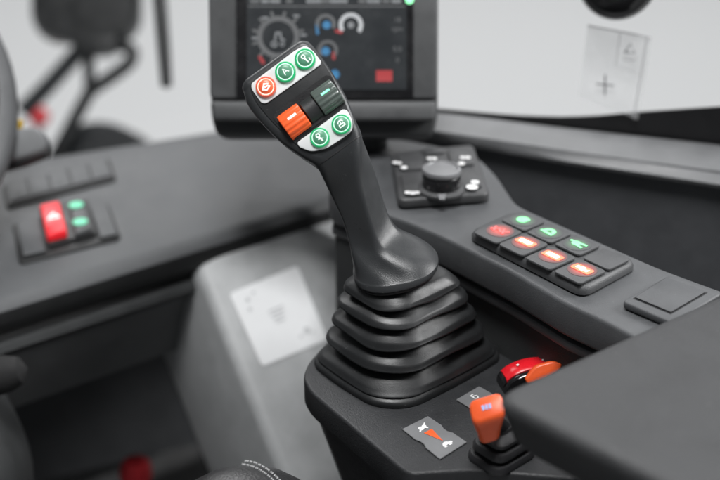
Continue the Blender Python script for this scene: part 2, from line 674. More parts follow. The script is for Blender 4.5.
# ------------------------------------------------------------------ steering wheel and stalk
wc = pt(-236, 92, 1.0)
wn = (FWD * -.80 + UP * .50 + RIGHT * .32).normalized()
wx = wn.cross(UP).normalized() * -1
wy = wn.cross(wx).normalized()
wh = thing('steering_wheel_assembly', 'grey leather steering wheel rim with a stitched seam', 'steering wheel', wc)
bm = bmesh.new()
rings = []
RW, rw = .190, .0150
for k in range(72):
    a = 2 * math.pi * k / 72
    o_ = wx * math.cos(a) + wy * math.sin(a)
    rings.append([wc + o_ * (RW + rw * math.cos(b * math.pi / 8)) + wn * rw * 1.15 * math.sin(b * math.pi / 8) for b in range(16)])
build('rim', loft(rings + [rings[0]], False), 'wheel_leather', wh)


def wring(r, h, rad):
    rg = []
    for k in range(73):
        a = 2 * math.pi * k / 72
        o_ = wx * math.cos(a) + wy * math.sin(a)
        rg.append([wc + o_ * (r + rad * math.cos(b * math.pi / 3)) + wn * (h + rad * math.sin(b * math.pi / 3)) for b in range(6)])
    return loft(rg, False)


build('seam', wring(RW - .004, rw * 1.13, .0009), 'dash_dark', wh)
build('hub', lathe(wc - wn * .03, wn, [(.05, -.02), (.055, 0), (.05, .02), (.02, .03)], 24), 'dash_dark', wh)
for k in range(3):
    a = math.radians(200 + 120 * k)
    o_ = wx * math.cos(a) + wy * math.sin(a)
    build('spoke', tube([wc - wn * .025 + o_ * .04, wc - wn * .01 + o_ * .12, wc + o_ * RW], .012, 10), 'dash_dark', wh)
stk = thing('column_stalk', 'grey column stalk with a broad rounded end behind the steering wheel', 'stalk', pt(0, 160, 1.06))
sq = [pt(-40, 134, 1.06), pt(-2, 130, 1.06), pt(38, 125, 1.06), pt(47, 136, 1.06), pt(46, 151, 1.06), pt(20, 159, 1.06), pt(-40, 174, 1.06)]
build('paddle', prism(round_poly(sq, .008), FWD * .018 + UP * -.004, .004, 3), 'stalk_grey', stk)
sq = [pt(-40, 166, 1.063), pt(44, 150, 1.063), pt(46, 156, 1.063), pt(20, 166, 1.063), pt(-40, 182, 1.063)]
build('paddle_base', prism(sq, FWD * .02, .003, 2), 'black', stk)
sq = [pt(12, 117, 1.075), pt(22, 120, 1.075), pt(20, 132, 1.075), pt(10, 132, 1.075)]
build('yellow_clip', prism(sq, FWD * .008, .0015), 'yellow', stk)

# ------------------------------------------------------------------ side window rail and glass
XS = [340, 400, 450, 510, 570, 640, 720, 800, 900]


def interp(x, tab):
    for (x0, y0), (x1, y1) in zip(tab[:-1], tab[1:]):
        if x <= x1:
            break
    return y0 + (y1 - y0) * (x - x0) / (x1 - x0)


top_t = [(340, 104.5), (442, 113.5), (567, 129), (720, 146), (900, 167)]
bot_t = [(340, 117), (438, 131), (576, 152), (720, 171), (900, 196)]
lip_t = [(340, 123), (438, 139.5), (576, 165), (720, 187), (900, 215)]
whi_t = [(340, 104), (442, 109), (490, 113.5), (526, 116), (567, 117), (600, 115.5), (638, 112), (720, 106.5), (900, 96)]
rail = thing('window_rail', 'broad grey rail along the foot of the side window above a dark panel', 'window rail', pz(580, 200, 0))
tl = [pz(x, interp(x, top_t), .090) for x in XS]
bl = [pz(x, interp(x, bot_t), .085) for x in XS]
ll = [pz(x, interp(x, lip_t), .076) for x in XS]
rings = []
for a, b, c in zip(tl, bl, ll):
    o_ = (a - b)
    o_.z = 0
    o_.normalize()
    rings.append([a + o_ * .01 - Z * .03, a + o_ * .006 - Z * .006, a + o_ * .002, a - o_ * .002 + Z * .0006, a * .5 + b * .5 + Z * .0012, b + o_ * .003 + Z * .0004, b, b - Z * .002 - o_ * .0008,
                  c + Z * .002, c + o_ * .001 - Z * .0015, c + o_ * .012 - Z * .003])
build('rail_cover', loft(rings, False, False), 'trim', rail)
rings = []
for a, b, c in zip(tl, bl, ll):
    o_ = (a - b)
    o_.z = 0
    o_.normalize()
    rings.append([c + o_ * .008 - Z * .001, c + o_ * .010 - Z * .03, c + o_ * .004 - Z * .10, c + o_ * .004 - Z * .32])
build('lower_panel', loft(rings, False, False), 'wall_panel', rail)

gdir = (tl[-1] - tl[0])
gdir.z = 0
gdir.normalize()
gn = V((gdir.y, -gdir.x, 0))               # towards the camera
GP = tl[4] + V((0, .004, 0)) - gn * .004
win = thing('side_window', 'clear side window pane with a curved black border along its foot', 'window', GP)
lo = [pp(x, interp(x, top_t) + 3, GP, gn) for x in XS]
XF = list(range(340, 901, 20))
f_lo = [pp(x, interp(x, top_t) + 3, GP, gn) for x in XF]
f_hi = [pp(x, interp(x, whi_t), GP, gn) for x in XF]
bm = loft([[a + gn * .0012, b + gn * .0012, b - gn * .0012, a - gn * .0012] for a, b in zip(f_lo, f_hi)], True, True)
build('black_border', bm, 'black', win)
g0, g1 = f_lo[0], f_lo[-1]
build('pane', prism([g0 + Z * -.01, g1 + Z * -.01, g1 + Z * .55, g0 + Z * .55], gn * -.004), 'glass', win)

# the plastic pocket taped to the pane
PP_ = GP + gn * .004
pk = thing('plastic_pocket', 'sheer plastic leaflet pocket with a small cross stuck to the side window', 'leaflet', pp(615, 110, PP_, gn))
qp = [pp(588, 24, PP_, gn), pp(652, 36, PP_, gn), pp(638, 119, PP_, gn), pp(579, 96, PP_, gn)]
ns = 9


grid = [[bil(qp, i / ns, j / ns) + gn * (.0012 * math.sin(i * .9 + j * .5) + .0018 * math.sin(j * .8 + 1)) for i in range(ns + 1)] for j in range(ns + 1)]
bm = loft(grid, False, False)
bmesh.ops.solidify(bm, geom=bm.faces[:], thickness=.0003)
build('sheet', bm, 'pocket', pk)


def pstroke(name, uv, wd, m):
    return build(name, tube([bil(qp, u, v) + gn * .0042 for u, v in uv], wd, 6, True), m, pk)


mat('ink', (0.10, 0.10, 0.11), 0.6)
mat('ink_soft', (0.42, 0.42, 0.43), 0.6)
pstroke('cross_mark', [(.26, .73), (.54, .68)], .0007, 'ink')
pstroke('cross_mark', [(.38, .58), (.42, .83)], .0007, 'ink')
pstroke('edge', [(0, 0), (1, 0)], .0005, 'ink_soft')
pstroke('edge', [(.93, 0), (.93, 1)], .0004, 'ink_soft')
pstroke('fold', [(.52, .02), (.52, .42), (.95, .46)], .0003, 'ink_soft')
pstroke('warning_triangle', [(.63, .24), (.70, .12), (.79, .22), (.63, .24)], .0006, 'ink')
pstroke('print_line', [(.60, .30), (.84, .27)], .0005, 'ink_soft')
pstroke('print_line', [(.62, .34), (.82, .31)], .0005, 'ink_soft')

# black round lamp housing above the pane
lc = pt(619, -22, .99)
la = (FWD * -.75 + UP * -.35 + RIGHT * -.28).normalized()
lh = thing('round_housing', 'black round ribbed housing above the leaflet on the side window', 'housing', lc)
build('body', lathe(lc, la, [(.010, -.03), (.024, -.022), (.0315, -.008), (.0325, .002), (.031, .004), (.031, .0065), (.0325, .008), (.0315, .016), (.027, .024),
                             (.018, .029), (.004, .031)], 40), 'gloss_black', lh)

# windscreen in front of the dashboard
wp = LB + DN * .29
ws = thing('windscreen', 'clear windscreen pane rising behind the dashboard', 'windscreen', wp + D * -.3)
build('pane', prism([wp + D * -.75 + Z * -.01, wp + D * .10 + Z * -.01, wp + D * .10 + DN * -.08 + Z * .55, wp + D * -.75 + DN * -.08 + Z * .55],
                    DN * .004), 'glass', ws)

# ------------------------------------------------------------------ outside: mirror, wiper, mudguard, red lamp
T0 = 1.9
Q = T0 / 2.2
mi = thing('wing_mirror', 'black wing mirror on bent tube arms outside the windscreen', 'mirror', pt(60, 150, T0))
rings = []
mc = pt(87, 2, T0)
for f, s in ((-.06, .35), (-.055, .75), (-.03, .95), (0, 1.0), (.02, .96), (.03, .9)):
    rings.append(rrect(mc - FWD * f, RIGHT, (UP * 1 + FWD * .0), .100 * s * Q, .078 * s * Q, .055 * s * Q))
build('shell', loft(rings), 'mirror_shell', mi)
build('shell_foot', prism(round_poly([pt(66, 34, T0 - .03), pt(118, 34, T0 - .03), pt(110, 52, T0 - .03), pt(78, 54, T0 - .03)], .012), FWD * .05, .008), 'outside_dark', mi)
build('arm', tube(smooth_path([pt(84, 46, T0), pt(66, 66, T0), pt(44, 90, T0), pt(22, 112, T0)], 4), .0155 * Q, 12), 'outside_grey', mi)
build('arm', tube(smooth_path([pt(100, 45, T0), pt(122, 46, T0), pt(132, 51, T0), pt(130, 62, T0), pt(114, 75, T0), pt(92, 90, T0), pt(84, 102, T0), pt(72, 124, T0), pt(60, 146, T0), pt(45, 175, T0)], 5),
                  .0125 * Q, 12), 'outside_dark', mi)
build('brace', tube([pt(88, 48, T0 + .02), pt(90, 90, T0 + .02)], .010, 10), 'outside_grey', mi)

wi = thing('wiper', 'black wiper blade hanging on the windscreen beside the terminal', 'wiper', pt(166, 86, 1.42))
build('blade', tube([pt(156, -60, 1.42), pt(160, 0, 1.42), pt(164, 50, 1.42), pt(166.5, 86, 1.42), pt(166.6, 88, 1.42)], [.0082, .0085, .0080, .0070, .002], 10), 'outside_dark', wi)
build('rubber_edge', tube([pt(157, -60, 1.43), pt(168, 84, 1.43)], .002, 6), 'black', wi)

mu = thing('mudguard', 'dark rounded mudguard outside behind the dashboard', 'mudguard', pt(105, 175, 2.0))
rings = []
for k in range(11):
    f = k / 10
    a = math.pi * f
    c = pt(104 - 42 * math.cos(a), 152 - 28 * math.sin(a), 2.0)
    rings.append([c + FWD * -.05 + UP * -.004, c + FWD * -.046, c + FWD * .1, c + FWD * .11 - UP * .01, c - UP * .09 + FWD * .1, c - UP * .09 - FWD * .05])
build('shell', loft(rings), 'outside_grey', mu)
rl = thing('red_lamp', 'small red lamp outside below the mirror arm', 'lamp', pt(38, 128, 2.1))
build('lens', lathe(pt(38, 116, 2.1), FWD * -1, [(.010, -.02), (.017, -.015), (.018, 0), (.014, .01), (.004, .014)], 20), 'red_far', rl)
build('stem', tube([pt(38, 122, 2.11), pt(40, 170, 2.11)], .006), 'outside_dark', rl)

# ------------------------------------------------------------------ terminal (monitor)
mt = 1.0
mon = thing('display_terminal', 'dark grey touch terminal with gauges on its black screen', 'monitor', pt(324, 150, mt))
mf = Frame(pt(324, 60, mt), RIGHT, UP, FWD * -1, mt / FPX)


def M(x, y):                               # pixel of the photograph -> terminal face
    return (x - 324, 60 - y)


HP = [M(207, -120), M(439, -120), M(438, 118), M(433, 137), M(217, 137), M(211, 118)]
build('housing', prism(round_poly([mf(*p) for p in HP], .008), mf.N * -.032, .004, 4), 'monitor', mon)
fp = [M(208, -118), M(438, -118), M(437, 100), M(211, 100)]
build('bezel', prism(round_poly([mf(*p) + mf.N * .0005 for p in fp], .005), mf.N * .008, .002, 3), 'monitor', mon)
build('chin', prism([mf(*M(212, 101.5)) + mf.N * .0008, mf(*M(436, 101.5)) + mf.N * .0008, mf(*M(434, 122)) + mf.N * .0008, mf(*M(214, 122)) + mf.N * .0008], mf.N * .014 - UP * .001, .004, 3), 'monitor', mon)
fr_ = [M(237, -110), M(413, -110), M(413, 100), M(237, 100)]
gl = build('screen_border', prism(round_poly([mf(*p) + mf.N * .0088 for p in fr_], .002), mf.N * .0006), 'screen_black', mon)
sc_ = build('screen', prism([mf(*p) + mf.N * .0097 for p in (M(248, -100), M(406, -100), M(406, 91), M(248, 91))], mf.N * .0002), 'screen', mon)
H = .0100


def sring(name, x, y, r0, r1, m, a0=0, a1=360):
    build(name, mf.ring(*M(x, y), r0, r1, H, .0001, a0, a1), m, sc_)


def sline(name, pts, wd, m):
    build(name, mf.stroke([M(*p) for p in pts], wd, H, .0001), m, sc_)


sring('gear_gauge', 279, 39, 16, 21, 'scr_grey')
for k in range(12):
    a = math.radians(15 + 30 * k)
    sline('gear_tick', [(279 + 22.5 * math.cos(a), 39 - 22.5 * math.sin(a)), (279 + 25 * math.cos(a), 39 - 25 * math.sin(a))], 2.6, 'scr_grey')
for x, y in ((302, 37), (254, 40), (264, 20), (295, 18)):
    sline('gauge_mark', [(x, y), (x + 4, y)], 2.2, 'scr_mid')
build('tractor_icon', merge(mf.ring(*M(275, 46), 1.6, 3.2, H, .0001), mf.ring(*M(283, 46), 1.2, 2.4, H + .00002, .0001),
                            mf.stroke([M(276, 41), M(277, 35), M(281, 35), M(282, 41), M(285, 42)], 2, H + .00005, .0001)), 'scr_mid', sc_)
sline('red_mark', [(261, 59), (264, 64)], 3, 'scr_red')
sring('gauge', 326, 26, 6.5, 10, 'scr_grey', -30, 210)
build('gauge_dot', mf.disc(*M(327, 27), 4.0, H, .0001), 'scr_blue', sc_)
sring('dial', 351, 27, 8, 12, 'scr_white', -40, 215)
build('dial_dot', mf.disc(*M(351, 27), 3.2, H, .0001), 'scr_mid', sc_)
sline('red_mark', [(337, 33), (341, 34)], 3, 'scr_red')
sline('blue_mark', [(317, 28), (318, 35)], 2.5, 'scr_blue')
sring('gauge', 328, 52, 7, 10, 'scr_grey', -40, 220)
build('gauge_dot', mf.disc(*M(326, 53), 4.2, H, .0001), 'scr_blue', sc_)
sline('red_mark', [(334, 55), (334, 60)], 2.5, 'scr_red')
build('gauge_dot', mf.disc(*M(335, 76), 4.6, H, .0001), 'scr_blue', sc_)
build('red_field', prism(mf.rect(*M(376, 83), *M(392, 72), H), mf.N * .0001), 'scr_red', sc_)
for y, t in ((22, '18'), (31, 'rpm'), (51, '0.0'), (62, '0')):
    build('readout', mf.text(t, *M(397, y), 7, H + .00005), 'scr_grey', sc_)
sline('status_bar', [(250, 8.5), (404, 8.5)], 1.2, 'scr_grey')
for k, (x, wd) in enumerate(((256, 6), (266, 4), (276, 7), (290, 3), (311, 5), (318, 3), (326, 6), (334, 5), (343, 6), (362, 4), (370, 3), (376, 5), (386, 4), (396, 6))):
    sline('status_icon', [(x - wd / 2, 3.5), (x + wd / 2, 3.5)], 3.4, 'scr_mid' if k % 3 else 'scr_grey')
build('status_light', mf.disc(*M(409, 2), 4.0, .0095, .0008), 'led_green', mon)
build('mount_arm', tube([mf(*M(370, 100)) - mf.N * .03, mf(*M(372, 150)) - mf.N * .045, V((.012, .965, .02))], .014, 14), 'console_low', mon)

# ------------------------------------------------------------------ side console
ZC = .080
out_px = [(391, 216), (412, 223.5), (440, 235), (510, 270), (568, 304), (604, 320), (700, 372), (840, 400), (840, 330), (720, 290),
          (660, 268), (585, 235), (517, 205), (497, 175), (479, 157), (440, 146), (404, 139), (345, 139)]
out = [pz(x, y, ZC) for x, y in out_px] + [V((-.022, .93, ZC)), V((-.026, .868, ZC))]
sco = thing('side_console', 'long dark grey side console running under the switches beside the joystick', 'console', (.12, .8, -.5))
build('top_cover', prism(round_poly(out, .012, 4), (0, 0, -.026), .003, 3), 'console', sco)
ctr = V((0.10, .86, 0))
inn = []
n = len(out)
for i, p in enumerate(out):
    d = (out[(i + 1) % n] - out[i - 1])
    nn = V((-d.y, d.x, 0)).normalized()
    inn.append(p + nn * (.006 if i in (18, 19, 0) else .010) + Z * -.0265)
build('lower_wall', prism(inn, (0, 0, -.47), .003, 2), 'console_low', sco)
trim_o = []
for i, p in enumerate(out):
    d = (out[(i + 1) % n] - out[i - 1])
    nn = V((-d.y, d.x, 0)).normalized()
    trim_o.append(p + nn * .0035 + Z * -.0305)
build('edge_trim', prism(trim_o, (0, 0, -.008), .002, 2), 'console', sco)
# storage lid in the console
lid_px = [(621, 308), (669, 281), (722, 300), (672, 330)]
lp = [pz(x, y, ZC + .0008) for x, y in lid_px]
build('lid', prism(round_poly(lp, .004), (0, 0, .0055), .0018, 3), 'console', sco)
lf = [bil(lp, u, v) + Z * .0056 for u, v in ((.16, .10), (.86, .06), (.86, .80), (.16, .80))]
build('lid_groove', prism([bil(lf, u, v) for u, v in ((-.025, -.03), (1.025, -.03), (1.025, 1.03), (-.025, 1.03))], (0, 0, .0002)), 'black', sco)
build('lid_insert', prism([p + Z * .0003 for p in lf], (0, 0, .0008), .0004, 2), 'console', sco)

# rotary control module
rc = thing('rotary_control', 'dark square control panel with a grey rotary knob in its middle', 'control panel', pz(440, 182, ZC))
rq = [pz(391, 161, ZC + .001), pz(473, 153, ZC + .001), pz(490, 203, ZC + .001), pz(398, 210, ZC + .001)]
build('base', prism(round_poly(rq, .008), (0, 0, .0085), .0025, 3), 'module', rc)
ztop = ZC + .0096
rt = [p + Z * .0086 for p in rq]
for (u0, v0, u1, v1) in ((.07, .10, .34, .46), (.07, .54, .34, .90), (.66, .10, .93, .46), (.66, .54, .93, .90), (.38, .05, .62, .16)):
    build('touch_key', prism(round_poly([bil(rt, u0, v0), bil(rt, u1, v0), bil(rt, u1, v1), bil(rt, u0, v1)], .003), (0, 0, .0022), .0008, 2), 'module', rc)
kc = pz(441, 190, ztop)
build('knob_collar', lathe(kc, Z, [(.0185, 0), (.0185, .002), (.0165, .0035)], 36), 'module', rc)
kb = build('knob', lathe(kc, Z, [(.0140, .003), (.0140, .0140), (.0152, .0150), (.0156, .0170), (.0148, .0188), (.0125, .0192), (.0118, .0183), (.004, .0186), (.0001, .0186)], 40), 'knob_grey', rc)
build('knob_skirt', lathe(kc, Z, [(.0146, .0036), (.0149, .013), (.0143, .0138)], 40), 'gloss_black', kb)
pr = rt[2] * .5 + rt[3] * .5
build('knob_pointer', prism([pz(437, 196, ztop + .003), pz(446, 195.5, ztop + .003), pz(445, 201, ztop + .001), pz(439, 201, ztop + .001)], (0, 0, .002), .0006), 'knob_grey', rc)
zi = ztop + .0026


def rdot(name, x, y, r, parent=rc, m='print_white', st_=1.0):
    build(name, lathe(pz(x, y, zi), Z, [(r, 0), (r, .0002)], 16), m, parent)


for (x, y, r) in ((395.5, 162.5, .0024), (399, 163, .0022), (404, 167.5, .0026), (430, 158.5, .0024), (434, 158.5, .0024),
                  (463, 157.5, .0026), (467.5, 157.5, .0026), (461.5, 163.5, .0028), (408, 192.5, .0028), (412.5, 193, .0030), (417, 192.5, .0024), (472, 187, .0046), (475, 182, .0034)):
    rdot('key_symbol', x, y, r)

# eight-key switch panel
bp_ = thing('key_panel', 'raised switch panel with rows of lit red, orange and green keys', 'switch panel', pz(548, 258, ZC))
b0 = [pz(x, y, ZC + .0015) for x, y in ((513, 217), (638, 268), (583, 298), (467, 238))]
base_r = round_poly(b0, .010, 5)
cb = sum(base_r, V()) / len(base_r)
rings = [base_r, [p + Z * .003 for p in base_r], [cb + (p - cb) * .975 + Z * .0055 for p in base_r], [cb + (p - cb) * .93 + Z * .0068 for p in base_r]]
build('base', loft(rings), 'switch_grey', bp_)
ht = ZC + .0088
rowR = [(500, 233.5), (525.5, 245.5), (552.5, 259), (582, 272.5)]
rowG = [(523, 223), (549, 235), (577, 247), (606, 261)]
cols = [0, 1, 2, 3]
e_row = (pz(582, 272.5, ht) - pz(500, 233.5, ht)) / 3
e_col = pz(551, 235, ht) - pz(526.5, 246, ht)
kf_axes = (e_row.normalized(), (e_col - e_row * e_col.dot(e_row) / e_row.length_squared).normalized())
for r_, row in enumerate((rowR, rowG)):
    for i, (x, y) in enumerate(row):
        c = pz(x, y, ht)
        k = Frame(c, kf_axes[0], kf_axes[1], Z, .001)
        wx_, wy_ = e_row.length * 1000 * .455, e_col.length * 1000 * .44
        y0 = -wy_ - (4.5 if r_ == 0 else 0)
        key = build('key', prism(round_poly(k.rect(-wx_, y0, wx_, wy_), .003), (0, 0, .0022), .0009, 2), 'switch_grey', bp_)
        hh = .0024
        if not (r_ == 1 and i == 3):
            gx = k.disc(0, 0, 10.2, hh - .00018, .0002, 32)
            build('halo_disc', gx, 'glow_green' if r_ else 'glow_orange', key)  # glow spill round the symbol, painted as a fading emissive disc
            hh = .0027
        if r_ == 0 and i > 0:
            build('lit_field', prism(round_poly(k.rect(-7.8, -4.0, 7.8, 4.0, hh), .002), (0, 0, .0002)), 'lit_orange', key)
            if i == 3:
                build('lit_symbol', merge(k.disc(0, 0, 2.6, hh + .0003, .0002), prism(k.rect(-5, -1.6, 1, 1.6, hh + .0003), (0, 0, .00025)),
                                          prism([k(1, -1, hh + .0003), k(5, -2.2, hh + .0003), k(5, 2.0, hh + .0003)], (0, 0, .00015))), 'lit_white', key)
            else:
                build('lit_symbol', prism(round_poly(k.rect(-5.2, -2.2, 5.2, 2.2, hh + .0003), .0008), (0, 0, .0002)), 'lit_white', key)
        elif r_ == 0:
            build('lit_symbol', merge(k.stroke([(-6, -2.5), (-2, 1), (2, -2), (6, 2)], 1.7, hh, .0002), k.stroke([(-6, 2), (-3, -3.5)], 1.5, hh + .00003, .0002), k.stroke([(1, 3), (5, -3)], 1.7, hh + .00004, .0002)), 'lit_red', key)
        elif i < 3:
            if i == 0:
                bmx = merge(k.ring(0, 0, 1.6, 5.0, hh, .0002, 20, 330), k.disc(1.5, 0, 2.6, hh + .00006, .0002))
            elif i == 1:
                bmx = merge(k.ring(0, 0, 2.0, 5.0, hh, .0002, -20, 200), k.stroke([(-5, -2), (4, -3)], 2.4, hh + .00006, .0002))
            else:
                bmx = merge(k.disc(-1, 0, 3.4, hh, .0002), k.stroke([(-6, 1), (6, 2)], 2.2, hh + .00006, .0002), k.stroke([(2, -2.4), (5.4, -3)], 2.2, hh + .0001, .0002))
            build('lit_symbol', bmx, 'lit_green', key)

# ------------------------------------------------------------------ joystick pedestal (deck)
pe = thing('joystick_pedestal', 'black plastic pedestal deck carrying the joystick and small levers', 'pedestal', (.06, .72, -.5))
dk = [pz(x, y, 0) for x, y in ((330, 338), (308, 362), (302.5, 377), (311, 392), (403, 470), (412, 474), (470, 470))]
dk += [V((.20, .600, 0)), V((.245, .615, 0)), V((.119, .754, 0)) + E2 * .010, V((.094, .786, 0)) + E2 * .010, V((.03, .862, 0))]
build('deck', prism(round_poly(dk, .008, 4), (0, 0, -.022), .0045, 4), 'deck', pe)
cdk = sum(dk, V()) / len(dk)
low0 = [cdk + (p - cdk) * .93 + Z * -.0225 for p in dk]
low1 = [cdk + (p - cdk) * .80 + V((.02, .01, -.14)) for p in dk]
low2 = [cdk + (p - cdk) * .78 + V((.02, .01, -.49)) for p in dk]
build('lower_body', loft([low0, low1, low2]), 'soft_black', pe)

# symbol plates on the deck
s1 = thing('speed_symbol_plate', 'grey symbol plate with an orange wedge between hare and tortoise', 'symbol plate', pz(434, 438, 0))
q = [pz(x, y, .0004) for x, y in ((402, 430), (428, 417), (467, 443), (440, 460))]
poly = [q[0], q[1], bil(q, 1, .36) * .96 + bil(q, .5, .36) * .04, bil(q, .93, .44), bil(q, .93, .56), bil(q, 1, .64), q[2], q[3], bil(q, 0, .64), bil(q, .07, .56), bil(q, .07, .44), bil(q, 0, .36)]
build('plate', prism([p for p in [q[0], q[1], bil(q, 1, .36), bil(q, .94, .45), bil(q, .94, .55), bil(q, 1, .64), q[2], q[3], bil(q, 0, .64), bil(q, .06, .55), bil(q, .06, .45), bil(q, 0, .36)]], (0, 0, .0009), .0003, 1), 'plate_grey', s1)
h = Z * .0011
build('orange_wedge', prism([bil(q, .36, .33) + h, bil(q, .66, .33) + h, bil(q, .54, .70) + h], (0, 0, .0001)), 'orange', s1)
pf = Frame(bil(q, .5, .2), q[1] - q[0], q[0] - q[3], Z, .001)
build('hare_symbol', merge(pf.disc(-1.4, -.2, 2.0, .0011, .0001), pf.disc(1.6, .4, 1.6, .0011, .00013), pf.stroke([(2, 1.2), (4.0, 2.8)], 1.0, .0011, .00016), pf.stroke([(-2.6, -1.4), (-4, -2.2)], 1.0, .0011, .0002), pf.stroke([(1, -1), (2.4, -2.4)], 1.0, .0011, .00024)), 'print_white', s1)
pf = Frame(bil(q, .52, .80), q[1] - q[0], q[0] - q[3], Z, .001)
build('tortoise_symbol', merge(pf.ring(0, -1, .01, 3.2, .0011, .0001, 0, 180, 16), pf.disc(3.8, -.3, 1.1, .0011, .00013), pf.stroke([(-2.6, -2), (-1.6, -2)], 1.2, .0011, .00016), pf.stroke([(1.6, -2), (2.6, -2)], 1.2, .0011, .0002)), 'print_white', s1)
s2 = thing('lock_symbol_plate', 'small grey symbol plate with a white grip mark behind the orange lever', 'symbol plate', pz(473, 397, 0))
q = [pz(x, y, .0004) for x, y in ((456, 400.5), (479, 387), (500, 399), (477, 413))]
build('plate', prism(q, (0, 0, .0009), .0003, 1), 'plate_grey', s2)
pf = Frame(bil(q, .5, .36), q[1] - q[0], q[0] - q[3], Z, .001)
build('grip_symbol', merge(pf.ring(0, -.6, 1.3, 2.1, .0011, .0001), pf.stroke([(-1.7, .6), (-1.9, 2.7), (.4, 2.8)], .8, .0011, .00013)), 'print_white', s2)

# ------------------------------------------------------------------ small orange lever with its own gaiter
lv = thing('orange_lever', 'small orange-tipped lever on a ribbed black gaiter in front of the joystick', 'lever', pz(500, 461, 0))
cb = pz(501, 456, 0)
rings = []
lev_dir = (pt(487, 405, .735) - pt(497, 448, .755)).normalized()
prof_l = [(1.0, .0005), (1.0, .003), (.93, .005), (.72, .0055), (.72, .0075), (.88, .0085), (.88, .011), (.80, .013), (.60, .0135), (.60, .0155), (.74, .0165), (.74, .019), (.62, .021), (.40, .0225), (.36, .025)]
for s, zz in prof_l:
    rings.append(rrect(cb + Z * zz + lev_dir * zz * .0, E2, E1, .0195 * s, .016 * s, .009 * s, 6, 2))
build('gaiter', loft(rings), 'soft_black', lv)
k0 = cb + Z * .022
k1 = pt(488, 411, .742)
kd = (k1 - k0).normalized()
build('stem', tube([k0, k0 * .4 + k1 * .6], .005, 12), 'black', lv)
KX = (RIGHT * .98 + UP * .18).normalized()
KY = kd.cross(KX).normalized()
KX = KY.cross(kd).normalized()
rings = []
pA, pB = pt(489.0, 436, .750), pt(487, 407, .740)
for f, w1, d1 in ((0, .0058, .0040), (.03, .0066, .0046), (.12, .0070, .0049), (.35, .0078, .0055), (.6, .0093, .0064), (.8, .0104, .0072), (.92, .0107, .0074), (.975, .0104, .0071), (1.0, .0094, .0062)):
    rings.append(rrect(pA * (1 - f) + pB * f, KX, KY, w1, d1, .0040, 6, 2))
knb = build('knob', loft(rings), 'orange', lv)
tf = Frame(pB + kd * .0003, KX, KY, kd, .001)
build('blue_mark', merge(*[prism(tf.rect(-3.2 + 2.2 * i, -1.6, -1.6 + 2.2 * i, 1.6, .0), tf.N * .0002) for i in range(3)]), 'print_blue', knb)

# red thumb wheel and the orange paddle beside it
rw_ = thing('red_rocker', 'curved glossy red rocker with a black end beside the armrest', 'rocker', pz(531, 380, 0))
ax = (E2 * 1.0).normalized()
ctr = pz(533, 384, 0) + E2 * -.002
lng = (RIGHT * .97 + V((0, .24, 0))).normalized()
crs = Z.cross(lng).normalized()


def arch(s0, s1, w0, w1, hgt, inset=0.0):
    rings = []
    for k in range(13):
        f = k / 12
        s = s0 + (s1 - s0) * f
        hz_ = .004 + hgt * math.sqrt(max(0, 1 - ((s - .002) / .0245) ** 2)) - inset
        c = ctr + lng * s
        rings.append([c + crs * w0 + Z * .0006, c + crs * w1 + Z * .0006, c + crs * w1 + Z * (hz_ - .001), c + crs * (w1 - .0015) + Z * hz_, c + crs * (w0 + .0015) + Z * hz_, c + crs * w0 + Z * (hz_ - .001)])
    return loft(rings)


build('red_cap', arch(-.0200, .0255, -.0035, .010, .0135), 'red', rw_)
build('black_body', arch(-.0225, .0235, -.0085, -.0037, .0125), 'gloss_black', rw_)
build('black_end', arch(-.0224, -.0202, -.0036, .0100, .0125), 'gloss_black', rw_)
dsp = ctr + lng * -.010 + crs * .003
build('white_dot', lathe(dsp + Z * .0164, Z + lng * -.3, [(.0010, 0), (.0010, .0003)], 12), 'print_white', rw_)
rf = Frame(ctr + lng * .012 + crs * .004 + Z * .0163, lng - Z * .35, crs, Z + lng * .35, .001)
build('hare_mark', merge(rf.stroke([(-4, -1), (-1.5, 1), (1, 0), (3.5, 1.6)], .8, .0003, .0002), rf.stroke([(-3, 1.4), (0, -1.2), (3.5, -.8)], .8, .0004, .0002)), 'print_white', rw_)

op = thing('orange_paddle', 'short orange paddle lever in front of the red rocker', 'lever', pz(545, 392, 0))
q = [pt(524.5, 379, .835), pt(536, 366, .835), pt(553, 361, .835), pt(563, 364, .835), pt(560, 371, .835), pt(546, 379, .835), pt(528, 385, .835)]
build('paddle', prism(round_poly(q, .003), FWD * .008, .002, 3), 'orange', op)
c_ = pt(543, 376, .841)
build('stem', tube([c_, V((c_.x + .004, c_.y + .01, .001))], .004, 10), 'black', op)

# ------------------------------------------------------------------ armrest
ZA = .100
ar = thing('armrest', 'broad dark grey padded armrest slab overhanging the side console', 'armrest', (.22, .5, -.1))
A0 = pz(488, 393.5, ZA)
F1, F2 = V((.715, -.70, 0)).normalized(), V((.81, .585, 0)).normalized()
ap = [A0, A0 + F2 * .27, A0 + F2 * .27 + F1 * .36, A0 + F1 * .36]
rings = []
top = round_poly(ap, .017, 8)
ca = sum(ap, V()) / 4
dt = F1.x * F2.y - F1.y * F2.x


def shrink(ps, d, z):
    outp = []
    for p in ps:
        v = p - ca
        x, y = (v.x * F2.y - v.y * F2.x) / dt, (F1.x * v.y - F1.y * v.x) / dt
        outp.append(ca + F1 * (x - math.copysign(d, x)) + F2 * (y - math.copysign(d, y)) + Z * z)
    return outp


for d, z in ((.040, -.042), (.020, -.039), (.011, -.035), (.006, -.028), (.002, -.012), (.0008, -.007), (.0018, -.0036), (.0050, -.0012), (.010, -.0002)):
    rings.append(shrink(top, d, z))
build('pad', loft(rings), 'armrest', ar)
build('support', prism([ca + E1 * x + E2 * y + Z * -.0425 for x, y in ((-.10, -.06), (.12, -.06), (.12, .08), (-.10, .08))], (0, 0, -.40), .005), 'soft_black', ar)

